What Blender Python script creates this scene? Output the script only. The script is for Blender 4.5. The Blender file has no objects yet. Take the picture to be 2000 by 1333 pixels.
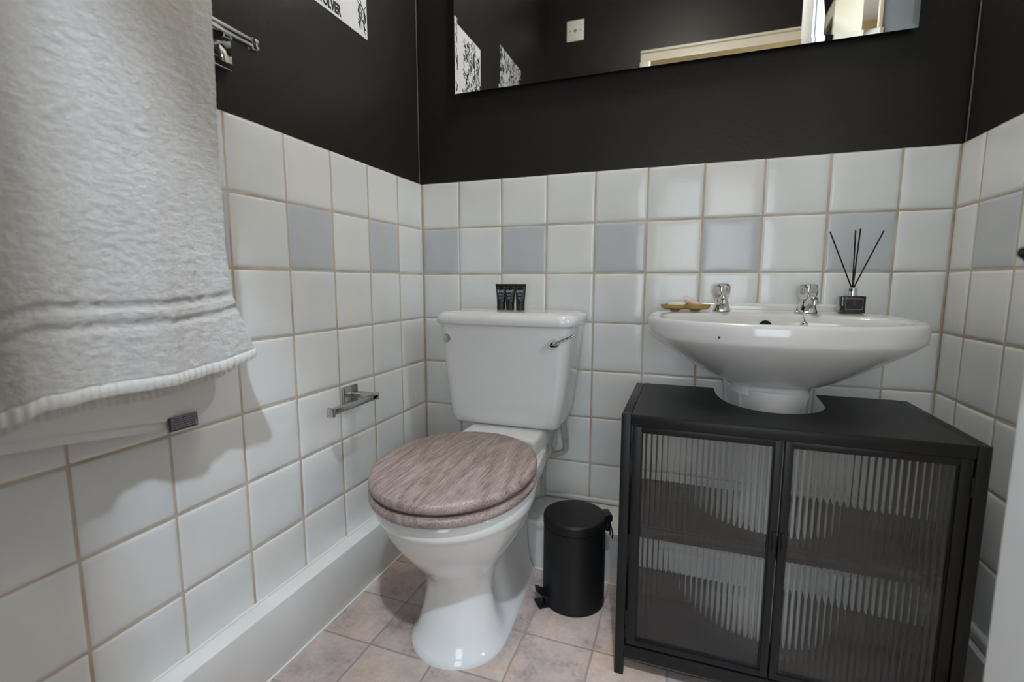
import bpy, bmesh, math, random
from mathutils import Vector, Matrix, noise
random.seed(7)
SC = bpy.context.scene
COL = SC.collection
pi = math.pi
# ------------------------------------------------------------------ camera
CX, CY, CZ = 0.8599, -1.4890, 0.8596
YAW, PITCH, ROLL, F = -0.3433, -0.1215, 0.0012, 938.25
cam_d = bpy.data.cameras.new('camera')
cam_d.sensor_width = 36.0
cam_d.lens = F / 2000 * 36
cam_d.clip_start = 0.01
cam_d.dof.use_dof = True
cam_d.dof.focus_distance = 1.30
cam_d.dof.aperture_fstop = 2.4
cam = bpy.data.objects.new('camera', cam_d)
COL.objects.link(cam)
fw = Vector((math.sin(YAW)*math.cos(PITCH), math.cos(YAW)*math.cos(PITCH), math.sin(PITCH)))
rt = Vector((math.cos(YAW), -math.sin(YAW), 0))
up = rt.cross(fw)
r2 = rt*math.cos(ROLL) + up*math.sin(ROLL)
u2 = -rt*math.sin(ROLL) + up*math.cos(ROLL)
m = Matrix((r2, u2, -fw)).transposed().to_4x4()
m.translation = (CX, CY, CZ)
cam.matrix_world = m
SC.camera = cam
# ------------------------------------------------------------------ world, exposure, lights
W = bpy.data.worlds.new('world'); SC.world = W; W.use_nodes = True
W.node_tree.nodes['Background'].inputs[0].default_value = (0.75, 0.85, 1.0, 1)
W.node_tree.nodes['Background'].inputs[1].default_value = 0.4
SC.view_settings.view_transform = 'Standard'
SC.view_settings.look = 'None'
SC.view_settings.gamma = 1.0
SC.view_settings.exposure = -0.08
SC.view_settings.use_curve_mapping = False

def lamp(name, kind, loc, energy, color, size=0.1, aim=None, size_y=None):
    l = bpy.data.lights.new(name, kind); l.energy = energy; l.color = color
    if kind == 'AREA':
        l.size = size
        if size_y: l.shape = 'RECTANGLE'; l.size_y = size_y
        else: l.shape = 'DISK'
    else: l.shadow_soft_size = size
    if kind == 'SPOT': l.spot_size = math.radians(58); l.spot_blend = 0.25
    o = bpy.data.objects.new(name, l); COL.objects.link(o); o.location = loc
    if aim is not None:
        o.rotation_euler = (Vector(aim) - Vector(loc)).to_track_quat('-Z', 'Y').to_euler()
    return o
lamp('landing_ceiling_lamp', 'SPOT', (1.00, -1.85, 2.45), 150.0, (0.76, 0.86, 1.0), 0.03, (0.45, -0.60, 0.2))
lamp('ceiling_lamp', 'POINT', (0.78, -0.38, 2.48), 28.0, (1.0, 0.93, 0.84), 0.12)
lamp('landing_window_light', 'AREA', (2.66, -1.15, 1.7), 55.0, (0.80, 0.91, 1.0), 1.1, (0.3, -0.9, 0.8), 1.2)
lamp('landing_rear_fill_light', 'AREA', (1.02, -2.46, 1.02), 14.0, (0.82, 0.92, 1.0), 0.72, (0.85, -0.4, 0.7), 1.15)  # added frontal fill through the rear doorway, standing in an unseen window

# ------------------------------------------------------------------ materials
def mat(name, color, rough=0.5, metal=0.0, spec=0.5, coat=0.0, bump=None, mottle=None, trans=0.0, ior=1.45, sheen=0.0):
    m = bpy.data.materials.new(name); m.use_nodes = True
    nt = m.node_tree; b = nt.nodes['Principled BSDF']
    b.inputs['Base Color'].default_value = (*color, 1)
    b.inputs['Roughness'].default_value = rough
    b.inputs['Metallic'].default_value = metal
    b.inputs['Specular IOR Level'].default_value = spec
    b.inputs['Coat Weight'].default_value = coat
    b.inputs['Coat Roughness'].default_value = 0.06
    b.inputs['Transmission Weight'].default_value = trans
    b.inputs['IOR'].default_value = ior
    b.inputs['Sheen Weight'].default_value = sheen
    tc = nt.nodes.new('ShaderNodeTexCoord')
    if mottle:
        sc, c2, lo, hi = mottle
        n = nt.nodes.new('ShaderNodeTexNoise'); n.inputs['Scale'].default_value = sc; n.inputs['Detail'].default_value = 5
        r = nt.nodes.new('ShaderNodeMapRange'); r.inputs[1].default_value = lo; r.inputs[2].default_value = hi
        mx = nt.nodes.new('ShaderNodeMix'); mx.data_type = 'RGBA'
        mx.inputs[6].default_value = (*color, 1); mx.inputs[7].default_value = (*c2, 1)
        nt.links.new(tc.outputs['Object'], n.inputs['Vector']); nt.links.new(n.outputs['Fac'], r.inputs[0])
        nt.links.new(r.outputs[0], mx.inputs[0]); nt.links.new(mx.outputs[2], b.inputs['Base Color'])
    if bump:
        sc, st, dist = bump
        n = nt.nodes.new('ShaderNodeTexNoise'); n.inputs['Scale'].default_value = sc; n.inputs['Detail'].default_value = 4
        bp = nt.nodes.new('ShaderNodeBump'); bp.inputs['Strength'].default_value = st; bp.inputs['Distance'].default_value = dist
        nt.links.new(tc.outputs['Object'], n.inputs['Vector']); nt.links.new(n.outputs['Fac'], bp.inputs['Height'])
        nt.links.new(bp.outputs[0], b.inputs['Normal'])
    return m
M = {}
M['paint'] = mat('dark brown paint', (0.0155, 0.013, 0.012), 0.40, spec=0.34, bump=(90, 0.25, 0.002), mottle=(3, (0.019, 0.016, 0.015), 0.35, 0.7))
M['tile_w'] = mat('white glazed tile', (0.76, 0.78, 0.775), 0.16, spec=0.5, bump=(9, 0.35, 0.006), mottle=(5, (0.715, 0.74, 0.74), 0.35, 0.65))
M['tile_w2'] = mat('white glazed tile warm', (0.78, 0.79, 0.775), 0.18, spec=0.5, bump=(9, 0.35, 0.006), mottle=(5, (0.74, 0.75, 0.74), 0.35, 0.65))
M['tile_b'] = mat('blue grey glazed tile', (0.54, 0.57, 0.595), 0.18, spec=0.5, bump=(9, 0.35, 0.006), mottle=(7, (0.51, 0.54, 0.57), 0.35, 0.65))
M['grout'] = mat('cream grout', (0.56, 0.50, 0.41), 0.9, mottle=(9, (0.36, 0.27, 0.19), 0.45, 0.80), bump=(300, 0.5, 0.001))
M['white_gloss'] = mat('white gloss paint', (0.72, 0.73, 0.72), 0.28, bump=(40, 0.08, 0.001), mottle=(6, (0.66, 0.67, 0.66), 0.4, 0.7))
M['caulk'] = mat('white sealant', (0.72, 0.71, 0.66), 0.5, bump=(80, 0.3, 0.002))
M['ceramic'] = mat('white glazed ceramic', (0.71, 0.715, 0.71), 0.10, spec=0.55, coat=0.3)
M['chrome'] = mat('polished chrome', (0.72, 0.73, 0.74), 0.06, metal=1.0)
M['satin_chrome'] = mat('satin chrome', (0.50, 0.50, 0.51), 0.22, metal=1.0)
M['mirror'] = mat('mirror glass', (0.90, 0.91, 0.90), 0.005, metal=1.0)
M['black_metal'] = mat('matt black powder coat', (0.009, 0.009, 0.0095), 0.40, spec=0.30, bump=(600, 0.06, 0.0005))
M['black_bin'] = mat('matt black bin enamel', (0.009, 0.009, 0.0095), 0.42, spec=0.32, bump=(500, 0.05, 0.0005))
M['black_plastic'] = mat('black plastic', (0.010, 0.010, 0.011), 0.25)
M['dark_board'] = mat('black board', (0.014, 0.013, 0.014), 0.5)
M['dark_hole'] = mat('black void', (0.004, 0.004, 0.004), 0.8)
M['pipe'] = mat('old white plastic pipe', (0.52, 0.49, 0.45), 0.35, mottle=(30, (0.36, 0.33, 0.29), 0.5, 0.8))
M['tube'] = mat('black glossy tube', (0.008, 0.008, 0.010), 0.28)
M['print'] = mat('pale print', (0.42, 0.42, 0.50), 0.5)
M['gold_foil'] = mat('gold foil', (0.85, 0.75, 0.35), 0.25, metal=1.0)
M['dish'] = mat('gold glazed dish', (0.42, 0.27, 0.075), 0.32, metal=0.25, mottle=(60, (0.25, 0.15, 0.05), 0.5, 0.8))
M['soap_w'] = mat('white soap', (0.80, 0.77, 0.70), 0.5)
M['soap_p'] = mat('pale pink soap', (0.72, 0.58, 0.50), 0.5)
M['dark_bottle'] = mat('smoked black glass', (0.010, 0.009, 0.014), 0.08, coat=0.5)
M['label_grey'] = mat('grey label border', (0.22, 0.21, 0.24), 0.5)
M['label_black'] = mat('black label', (0.012, 0.010, 0.013), 0.4)
M['label_red'] = mat('dark red print', (0.16, 0.02, 0.035), 0.5)
M['reed'] = mat('black reed', (0.008, 0.008, 0.009), 0.7)
M['paper'] = mat('white print paper', (0.72, 0.74, 0.76), 0.35)
M['ink'] = mat('black ink', (0.012, 0.012, 0.014), 0.4)
M['plastic_w'] = mat('white plastic', (0.75, 0.74, 0.68), 0.35)
M['frame_cream'] = mat('cream gloss paint', (0.78, 0.74, 0.62), 0.35)
M['hall'] = mat('beige hall wall', (0.58, 0.42, 0.21), 0.8, mottle=(3, (0.46, 0.33, 0.17), 0.4, 0.6))
M['hall_rail'] = mat('white banister paint', (0.80, 0.82, 0.82), 0.35)
M['ceiling'] = mat('white ceiling paint', (0.78, 0.77, 0.74), 0.8, bump=(60, 0.1, 0.002))
M['tag'] = mat('dark woven care tag', (0.05, 0.05, 0.06), 0.8)
M['door_w'] = mat('white door paint', (0.78, 0.81, 0.82), 0.4, bump=(30, 0.05, 0.001))
M['white_obj'] = mat('white cotton', (0.7, 0.7, 0.68), 0.8)

def towel_mat(name, color, s1, st):
    m = mat(name, color, 0.95, sheen=0.35)
    nt = m.node_tree; b = nt.nodes['Principled BSDF']; tc = nt.nodes['Texture Coordinate']
    n1 = nt.nodes.new('ShaderNodeTexNoise'); n1.inputs['Scale'].default_value = s1; n1.inputs['Detail'].default_value = 8; n1.inputs['Roughness'].default_value = 0.7
    n1.inputs['Distortion'].default_value = 1.2
    mp = nt.nodes.new('ShaderNodeMapping'); mp.inputs['Rotation'].default_value = (0.5, 0, 0); mp.inputs['Scale'].default_value = (1, 0.55, 1.5)
    n2 = nt.nodes.new('ShaderNodeTexNoise'); n2.inputs['Scale'].default_value = s1*5; n2.inputs['Detail'].default_value = 3
    ad = nt.nodes.new('ShaderNodeMath'); ad.operation = 'MULTIPLY_ADD'; ad.inputs[1].default_value = 0.35
    bp = nt.nodes.new('ShaderNodeBump'); bp.inputs['Strength'].default_value = st; bp.inputs['Distance'].default_value = 0.0065
    nt.links.new(tc.outputs['Object'], mp.inputs[0]); nt.links.new(mp.outputs[0], n1.inputs['Vector']); nt.links.new(mp.outputs[0], n2.inputs['Vector'])
    nt.links.new(n2.outputs['Fac'], ad.inputs[0]); nt.links.new(n1.outputs['Fac'], ad.inputs[2])
    nt.links.new(ad.outputs[0], bp.inputs['Height']); nt.links.new(bp.outputs[0], b.inputs['Normal'])
    return m
M['towel'] = towel_mat('white terry cotton', (0.82, 0.815, 0.785), 150, 0.9)
M['towel_flat'] = towel_mat('white woven cotton band', (0.72, 0.72, 0.69), 160, 0.3)
M['towel_thin'] = towel_mat('thin white cotton', (0.76, 0.75, 0.74), 200, 0.25)

def glass_mat():
    m = bpy.data.materials.new('clear fluted glass'); m.use_nodes = True
    nt = m.node_tree; nt.nodes.remove(nt.nodes['Principled BSDF'])
    g = nt.nodes.new('ShaderNodeBsdfGlass'); g.inputs['IOR'].default_value = 1.45; g.inputs['Roughness'].default_value = 0.0
    g.inputs['Color'].default_value = (0.97, 0.98, 0.98, 1)
    tr = nt.nodes.new('ShaderNodeBsdfTransparent'); tr.inputs['Color'].default_value = (0.97, 0.98, 0.98, 1)
    mx = nt.nodes.new('ShaderNodeMixShader'); mx.inputs[0].default_value = 0.95
    nt.links.new(tr.outputs[0], mx.inputs[1]); nt.links.new(g.outputs[0], mx.inputs[2])
    nt.links.new(mx.outputs[0], nt.nodes['Material Output'].inputs[0])
    return m
M['glass'] = glass_mat()

def wood_mat():
    m = mat('pinkish limed wood', (0.3, 0.22, 0.2), 0.33, spec=0.5)
    nt = m.node_tree; b = nt.nodes['Principled BSDF']; tc = nt.nodes['Texture Coordinate']
    mp = nt.nodes.new('ShaderNodeMapping'); mp.inputs['Scale'].default_value = (1.0, 0.085, 0.6)
    nA = nt.nodes.new('ShaderNodeTexNoise'); nA.inputs['Scale'].default_value = 5.5; nA.inputs['Detail'].default_value = 2; nA.inputs['Distortion'].default_value = 0.6
    mulA = nt.nodes.new('ShaderNodeMath'); mulA.operation = 'MULTIPLY'; mulA.inputs[1].default_value = 46
    fr = nt.nodes.new('ShaderNodeMath'); fr.operation = 'PINGPONG'; fr.inputs[1].default_value = 1
    nB = nt.nodes.new('ShaderNodeTexNoise'); nB.inputs['Scale'].default_value = 430; nB.inputs['Detail'].default_value = 6; nB.inputs['Roughness'].default_value = 0.75
    mpB = nt.nodes.new('ShaderNodeMapping'); mpB.inputs['Scale'].default_value = (1.35, 0.055, 0.8)
    add = nt.nodes.new('ShaderNodeMath'); add.operation = 'MULTIPLY_ADD'; add.inputs[1].default_value = 0.10
    mul2 = nt.nodes.new('ShaderNodeMath'); mul2.operation = 'MULTIPLY'; mul2.inputs[1].default_value = 1.02
    cr = nt.nodes.new('ShaderNodeValToRGB')
    cr.color_ramp.elements[0].position = 0.43; cr.color_ramp.elements[0].color = (0.145, 0.095, 0.083, 1)
    cr.color_ramp.elements[1].position = 0.76; cr.color_ramp.elements[1].color = (0.48, 0.395, 0.37, 1)
    e = cr.color_ramp.elements.new(0.57); e.color = (0.30, 0.225, 0.20, 1)
    nt.links.new(tc.outputs['Object'], mp.inputs[0]); nt.links.new(mp.outputs[0], nA.inputs['Vector'])
    nt.links.new(nA.outputs['Fac'], mulA.inputs[0]); nt.links.new(mulA.outputs[0], fr.inputs[0])
    nt.links.new(tc.outputs['Object'], mpB.inputs[0]); nt.links.new(mpB.outputs[0], nB.inputs['Vector'])
    nt.links.new(nB.outputs['Fac'], mul2.inputs[0]); nt.links.new(fr.outputs[0], add.inputs[0]); nt.links.new(mul2.outputs[0], add.inputs[2])
    nt.links.new(add.outputs[0], cr.inputs[0]); nt.links.new(cr.outputs[0], b.inputs['Base Color'])
    bp = nt.nodes.new('ShaderNodeBump'); bp.inputs['Strength'].default_value = 0.25; bp.inputs['Distance'].default_value = 0.001
    nt.links.new(nB.outputs['Fac'], bp.inputs['Height']); nt.links.new(bp.outputs[0], b.inputs['Normal'])
    return m
M['wood'] = wood_mat()

def floor_mat():
    m = mat('stone effect vinyl', (0.4, 0.33, 0.3), 0.38, spec=0.45)
    nt = m.node_tree; L = nt.links.new; b = nt.nodes['Principled BSDF']; tc = nt.nodes['Texture Coordinate']
    def N(t, **k):
        n = nt.nodes.new(t)
        for a, v in k.items(): setattr(n, a, v)
        return n
    sep = N('ShaderNodeSeparateXYZ'); L(tc.outputs['Object'], sep.inputs[0])
    wn = N('ShaderNodeTexNoise'); wn.inputs['Scale'].default_value = 14; L(tc.outputs['Object'], wn.inputs['Vector'])
    ds = []
    cells = []
    for ax, off, pit in ((0, 0.022, 0.168), (1, 0.032, 0.160)):
        s = N('ShaderNodeMath', operation='SUBTRACT'); s.inputs[1].default_value = off; L(sep.outputs[ax], s.inputs[0])
        w = N('ShaderNodeMath', operation='MULTIPLY_ADD'); w.inputs[1].default_value = 0.006; L(wn.outputs['Fac'], w.inputs[0]); L(s.outputs[0], w.inputs[2])
        d = N('ShaderNodeMath', operation='DIVIDE'); d.inputs[1].default_value = pit; L(w.outputs[0], d.inputs[0])
        fl = N('ShaderNodeMath', operation='FLOOR'); L(d.outputs[0], fl.inputs[0]); cells.append(fl)
        f = N('ShaderNodeMath', operation='FRACT'); L(d.outputs[0], f.inputs[0])
        p = N('ShaderNodeMath', operation='PINGPONG'); p.inputs[1].default_value = 0.5; L(f.outputs[0], p.inputs[0]); ds.append(p)
    mn = N('ShaderNodeMath', operation='MINIMUM'); L(ds[0].outputs[0], mn.inputs[0]); L(ds[1].outputs[0], mn.inputs[1])
    gr = N('ShaderNodeMapRange'); gr.inputs[1].default_value = 0.006; gr.inputs[2].default_value = 0.020; L(mn.outputs[0], gr.inputs[0])
    cb = N('ShaderNodeCombineXYZ'); L(cells[0].outputs[0], cb.inputs[0]); L(cells[1].outputs[0], cb.inputs[1])
    wh = N('ShaderNodeTexWhiteNoise'); wh.noise_dimensions = '2D'; L(cb.outputs[0], wh.inputs[0])
    n1 = N('ShaderNodeTexNoise'); n1.inputs['Scale'].default_value = 9; n1.inputs['Detail'].default_value = 9; n1.inputs['Roughness'].default_value = 0.72; L(tc.outputs['Object'], n1.inputs['Vector'])
    n2 = N('ShaderNodeTexNoise'); n2.inputs['Scale'].default_value = 90; n2.inputs['Detail'].default_value = 5; L(tc.outputs['Object'], n2.inputs['Vector'])
    a = N('ShaderNodeMath', operation='MULTIPLY_ADD'); a.inputs[1].default_value = 0.28; L(n2.outputs['Fac'], a.inputs[0]); L(n1.outputs['Fac'], a.inputs[2])
    a2 = N('ShaderNodeMath', operation='MULTIPLY_ADD'); a2.inputs[1].default_value = 0.12; L(wh.outputs[0], a2.inputs[0]); L(a.outputs[0], a2.inputs[2])
    cr = N('ShaderNodeValToRGB'); L(a2.outputs[0], cr.inputs[0])
    cr.color_ramp.elements[0].position = 0.42; cr.color_ramp.elements[0].color = (0.25, 0.20, 0.19, 1)
    cr.color_ramp.elements[1].position = 0.92; cr.color_ramp.elements[1].color = (0.74, 0.64, 0.57, 1)
    e = cr.color_ramp.elements.new(0.64); e.color = (0.54, 0.45, 0.41, 1)
    n3 = N('ShaderNodeTexNoise'); n3.inputs['Scale'].default_value = 5.5; n3.inputs['Detail'].default_value = 3; L(tc.outputs['Object'], n3.inputs['Vector'])
    tint = N('ShaderNodeValToRGB'); L(n3.outputs['Fac'], tint.inputs[0])
    tint.color_ramp.elements[0].position = 0.36; tint.color_ramp.elements[0].color = (0.92, 0.83, 0.74, 1)
    tint.color_ramp.elements[1].position = 0.62; tint.color_ramp.elements[1].color = (0.72, 0.72, 0.76, 1)
    e2 = tint.color_ramp.elements.new(0.48); e2.color = (0.86, 0.83, 0.82, 1)
    mt_ = N('ShaderNodeMix'); mt_.data_type = 'RGBA'; mt_.blend_type = 'MULTIPLY'; mt_.inputs[0].default_value = 1.0
    L(cr.outputs[0], mt_.inputs[6]); L(tint.outputs[0], mt_.inputs[7])
    mx = N('ShaderNodeMix'); mx.data_type = 'RGBA'; mx.inputs[6].default_value = (0.30, 0.26, 0.235, 1)
    L(gr.outputs[0], mx.inputs[0]); L(mt_.outputs[2], mx.inputs[7]); L(mx.outputs[2], b.inputs['Base Color'])
    ad = N('ShaderNodeMath', operation='MULTIPLY_ADD'); ad.inputs[1].default_value = 0.3; L(n1.outputs['Fac'], ad.inputs[0]); L(gr.outputs[0], ad.inputs[2])
    bp = N('ShaderNodeBump'); bp.inputs['Strength'].default_value = 0.5; bp.inputs['Distance'].default_value = 0.0015
    L(ad.outputs[0], bp.inputs['Height']); L(bp.outputs[0], b.inputs['Normal'])
    return m
M['floor'] = floor_mat()

def collage_mat():
    m = mat('monochrome print', (0.5, 0.5, 0.5), 0.3)
    nt = m.node_tree; L = nt.links.new; b = nt.nodes['Principled BSDF']; tc = nt.nodes['Texture Coordinate']
    n = nt.nodes.new('ShaderNodeTexNoise'); n.inputs['Scale'].default_value = 24; n.inputs['Detail'].default_value = 7; n.inputs['Distortion'].default_value = 2.5
    r = nt.nodes.new('ShaderNodeValToRGB'); r.color_ramp.elements[0].position = 0.44; r.color_ramp.elements[0].color = (0.02, 0.022, 0.025, 1)
    r.color_ramp.elements[1].position = 0.54; r.color_ramp.elements[1].color = (0.62, 0.66, 0.68, 1)
    L(tc.outputs['Object'], n.inputs['Vector']); L(n.outputs['Fac'], r.inputs[0]); L(r.outputs[0], b.inputs['Base Color'])
    return m
M['collage'] = collage_mat()

# ------------------------------------------------------------------ helpers
def _obj(name, bm, mats, parent=None, smooth=True, angle=40, recalc=True):
    if recalc: bmesh.ops.recalc_face_normals(bm, faces=bm.faces[:])
    me = bpy.data.meshes.new(name); bm.to_mesh(me); bm.free()
    if not isinstance(mats, (list, tuple)): mats = [mats]
    for x in mats: me.materials.append(M[x])
    if smooth:
        for p in me.polygons: p.use_smooth = True
        me.set_sharp_from_angle(angle=math.radians(angle))
    o = bpy.data.objects.new(name, me); COL.objects.link(o)
    if parent: o.parent = parent; o.matrix_parent_inverse = Matrix.Identity(4) if parent.location.length == 0 else Matrix.Translation(-Vector(parent.location)) 
    return o
obj = _obj
def empty(name, loc=(0, 0, 0)):
    o = bpy.data.objects.new(name, None); o.empty_display_size = 0.05; COL.objects.link(o); o.location = loc
    return o
def tag(o, label, cat, group=None):
    o['label'] = label; o['category'] = cat
    if group: o['group'] = group
    return o
def struct(o):
    o['kind'] = 'structure'; return o
def box(bm, x0, x1, y0, y1, z0, z1, bev=0.0, seg=2, mi=0):
    vs = [bm.verts.new((x, y, z)) for x in (x0, x1) for y in (y0, y1) for z in (z0, z1)]
    fs = []
    for q in ((0, 1, 3, 2), (4, 6, 7, 5), (0, 4, 5, 1), (2, 3, 7, 6), (0, 2, 6, 4), (1, 5, 7, 3)):
        f = bm.faces.new([vs[i] for i in q]); f.material_index = mi; fs.append(f)
    if bev > 0:
        es = list({e for f in fs for e in f.edges})
        bmesh.ops.bevel(bm, geom=es, offset=bev, segments=seg, profile=0.5, affect='EDGES')
def newbox(*a, **k):
    bm = bmesh.new(); box(bm, *a, **k); return bm
def loft(bm, rings, cap0=True, cap1=True, close=True, mi=0):
    R = [[bm.verts.new(p) for p in r] for r in rings]
    n = len(R[0])
    for a, b in zip(R, R[1:]):
        for i in range(n if close else n-1):
            j = (i+1) % n
            f = bm.faces.new((a[i], a[j], b[j], b[i])); f.material_index = mi
    if cap0: bm.faces.new(R[0][::-1]).material_index = mi
    if cap1: bm.faces.new(R[-1]).material_index = mi
    return R
def lathe(bm, prof, c, n=32, axis='z', mi=0, cap0=True, cap1=True):
    rings = []
    for r, h in prof:
        r = max(r, 1e-5)
        ring = []
        for i in range(n):
            a = 2*pi*i/n
            u, v = r*math.cos(a), r*math.sin(a)
            p = {'z': (u, v, h), 'x': (h, u, v), 'y': (u, h, v)}[axis]
            ring.append(Vector(c) + Vector(p))
        rings.append(ring)
    loft(bm, rings, cap0, cap1, mi=mi)
def tube(bm, pts, r, n=12, mi=0, r1=None):
    pts = [Vector(p) for p in pts]
    rings = []
    ref = Vector((0, 0, 1))
    for k, p in enumerate(pts):
        t = (pts[min(k+1, len(pts)-1)] - pts[max(k-1, 0)]).normalized()
        if abs(t.dot(ref)) > 0.95: ref = Vector((1, 0, 0)) if abs(t.x) < 0.9 else Vector((0, 1, 0))
        s = t.cross(ref).normalized(); q = t.cross(s).normalized()
        rr = r if r1 is None else r + (r1-r)*k/(len(pts)-1)
        rings.append([p + s*rr*math.cos(2*pi*i/n) + q*rr*math.sin(2*pi*i/n) for i in range(n)])
    loft(bm, rings, mi=mi)
def smooth_path(pts, k=6):
    pts = [Vector(p) for p in pts]; out = []
    for i in range(len(pts)-1):
        p0 = pts[max(i-1, 0)]; p1 = pts[i]; p2 = pts[i+1]; p3 = pts[min(i+2, len(pts)-1)]
        for j in range(k):
            t = j/k
            out.append(0.5*((2*p1) + (-p0+p2)*t + (2*p0-5*p1+4*p2-p3)*t*t + (-p0+3*p1-3*p2+p3)*t**3))
    out.append(pts[-1]); return out
def sgn(v): return -1 if v < 0 else 1
def sup(a, b, e, th, e2=None):
    c, s = math.cos(th), math.sin(th)
    ee = e if s < 0 or e2 is None else e2
    return a*sgn(c)*abs(c)**(2/ee), b*sgn(s)*abs(s)**(2/ee)

# ------------------------------------------------------------------ room shell
RW = 1.469; ZT = 1.192; P = 0.152; H = 2.56; YR = -1.544; GY = 0.0022
def tile_face(bm, o, U, V, N, w, h, mi):
    """pillowed tile with its lower corner at o"""
    g = 0.0011 + random.uniform(-0.0002, 0.0004)
    n = 9
    amp = random.uniform(-0.0006, 0.0006); amp2 = random.uniform(-0.0006, 0.0006)
    j1, j2 = random.uniform(-.0004, .0004), random.uniform(-.0004, .0004)
    ts = [0, .02, .055, .2, .5, .8, .945, .98, 1]
    grid = []
    for a in ts:
        row = []
        for b in ts:
            ea = min(a, 1-a)*w; eb = min(b, 1-b)*h
            e = min(ea, eb)
            d = -0.0028*max(0.0, 1-e/0.007)**2
            wob = 0.0004*noise.noise(Vector((a*7+o[0]*50+o[1]*31, b*7+o[2]*40, 3)))
            off = d + amp*(a-.5) + amp2*(b-.5) + 0.0005*math.sin(a*pi)*math.sin(b*pi)
            uu = g + (w-2*g)*a + (j1 + wob if a in (0, 1) else j1)
            vv = g + (h-2*g)*b + (j2 + wob if b in (0, 1) else j2)
            row.append(bm.verts.new(Vector(o) + U*uu + V*vv + N*off))
        grid.append(row)
    for i in range(n-1):
        for j in range(n-1):
            f = bm.faces.new((grid[i][j], grid[i+1][j], grid[i+1][j+1], grid[i][j+1])); f.material_index = mi; f.smooth = True

def wall(name, O, U, N, length, cols, blue, zb=0.10, ea=0.0, eb_=0.0):
    """painted wall above, glazed tiles on cream grout below; cols = grout positions along U"""
    bm = bmesh.new(); Z = Vector((0, 0, 1)); O = Vector(O)
    def quad(u0, u1, z0, z1, d, mi):
        f = bm.faces.new([bm.verts.new(O + U*u + Z*z + N*d) for u, z in ((u0, z0), (u1, z0), (u1, z1), (u0, z1))]); f.material_index = mi
    def slab(u0, u1, z0, z1, d0, d1, mi):
        vs = [bm.verts.new(O + U*u + Z*z + N*d) for u in (u0, u1) for z in (z0, z1) for d in (d0, d1)]
        for q in ((0, 1, 3, 2), (4, 6, 7, 5), (0, 4, 5, 1), (2, 3, 7, 6), (0, 2, 6, 4), (1, 5, 7, 3)):
            bm.faces.new([vs[i] for i in q]).material_index = mi
    slab(-ea, length+eb_, ZT-0.004, H, -0.09, -0.0065, 0)
    slab(-ea, length+eb_, 0, ZT-0.0015, -0.09, -0.0018, 1)
    for r in range(8):
        z1 = ZT - r*P; z0 = max(z1-P, zb)
        for k in range(len(cols)-1):
            u0, u1 = cols[k], cols[k+1]
            mi = 4 if (r, k) in blue else random.choice((2, 2, 3))
            tile_face(bm, O + U*u0 + Z*z0, U, Z, N, u1-u0, z1-z0, mi)
    me_mats = ['paint', 'grout', 'tile_w', 'tile_w2', 'tile_b']
    o = obj(name, bm, me_mats, smooth=False, recalc=False)
    return struct(o)
w1 = 0.148; w2 = 0.139; w3 = 0.1135; w4 = 0.0995
lc = [0.0, w1] + [w1 + P*i for i in range(1, 10)] + [1.60]
wall('wall_left', (0, 0, 0), Vector((0, -1, 0)), Vector((1, 0, 0)), 1.60, lc, {(1, 1), (1, 3), (1, 5), (1, 7)})
bc = [0.0] + [w2 + P*i for i in range(0, 9)] + [RW]
wall('wall_back', (0, 0, 0), Vector((1, 0, 0)), Vector((0, -1, 0)), RW, bc, {(1, 0), (1, 2), (1, 4), (1, 6), (1, 8)}, ea=.09, eb_=.09)
rc = [0.0, w4] + [w4 + P*i for i in range(1, 4)] + [0.70]
wall('wall_right', (RW, 0, 0), Vector((0, -1, 0)), Vector((-1, 0, 0)), 0.70, rc, {(1, 1), (1, 3)})
# right wall beyond the doorway, lintel, rear wall
bm = bmesh.new()
box(bm, RW+.0065, RW+.09, YR, -1.30, 0, H)
box(bm, RW+.0065, RW+.09, -1.30, -0.70, 2.32, H)
struct(obj('wall_right_rear', bm, 'paint', smooth=False))
bm = bmesh.new()
box(bm, -0.09, RW+.09, YR-.06, YR, 2.10, H)
box(bm, -0.09, 0.60, YR-.06, YR, 0, 2.10)
box(bm, 1.455, RW+.09, YR-.06, YR, 0, 2.10)
struct(obj('wall_rear', bm, 'paint', smooth=False))
struct(obj('ceiling', newbox(-.1, 2.8, -2.6, .1, H, H+.05), 'ceiling', smooth=False))
struct(obj('floor', newbox(-.1, 2.8, -2.6, .1, -.05, 0), 'floor', smooth=False))
# corner sealant lines
bm = bmesh.new()
tube(bm, [(-.004, -.0085, ZT), (-.004, -.0085, H)], .0022, 6)
tube(bm, [(RW+.004, -.0085, ZT), (RW+.004, -.0085, H)], .0022, 6)
M['seam'] = mat('grey corner seam', (0.09, 0.085, 0.08), 0.6)
o = obj('trim_1', bm, 'seam'); struct(o)
# boxed pipework along the skirting
bm = bmesh.new()
box(bm, -.002, .046, -1.60, -.001, 0.0, .1535, bev=.003)
struct(obj('baseboard_left', bm, 'white_gloss'))
bm = bmesh.new(); tube(bm, [(.0475, -1.6, .001), (.0475, -.185, .001)], .0025, 6); tube(bm, [(.0015, -1.6, .1545), (.0015, -.01, .1545)], .003, 6)
tube(bm, [(.046, -.1845, .001), (1.44, -.1845, .001)], .0025, 6)
struct(obj('trim_2', bm, 'caulk'))
bm = bmesh.new()
box(bm, .046, 1.44, -.183, -.001, 0.0, .134, bev=.002)
box(bm, .435, 1.44, -.193, -.001, .1345, .157, bev=.003)
box(bm, .435, 1.44, -.020, .0, .157, .170, bev=.006)
struct(obj('baseboard_back', bm, 'white_gloss'))
bm = bmesh.new()
box(bm, RW-.028, RW+.002, -.70, -.001, 0.0, .120, bev=.003)
box(bm, RW-.016, RW+.002, -.70, -.001, .119, .146, bev=.008, seg=3)
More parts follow.
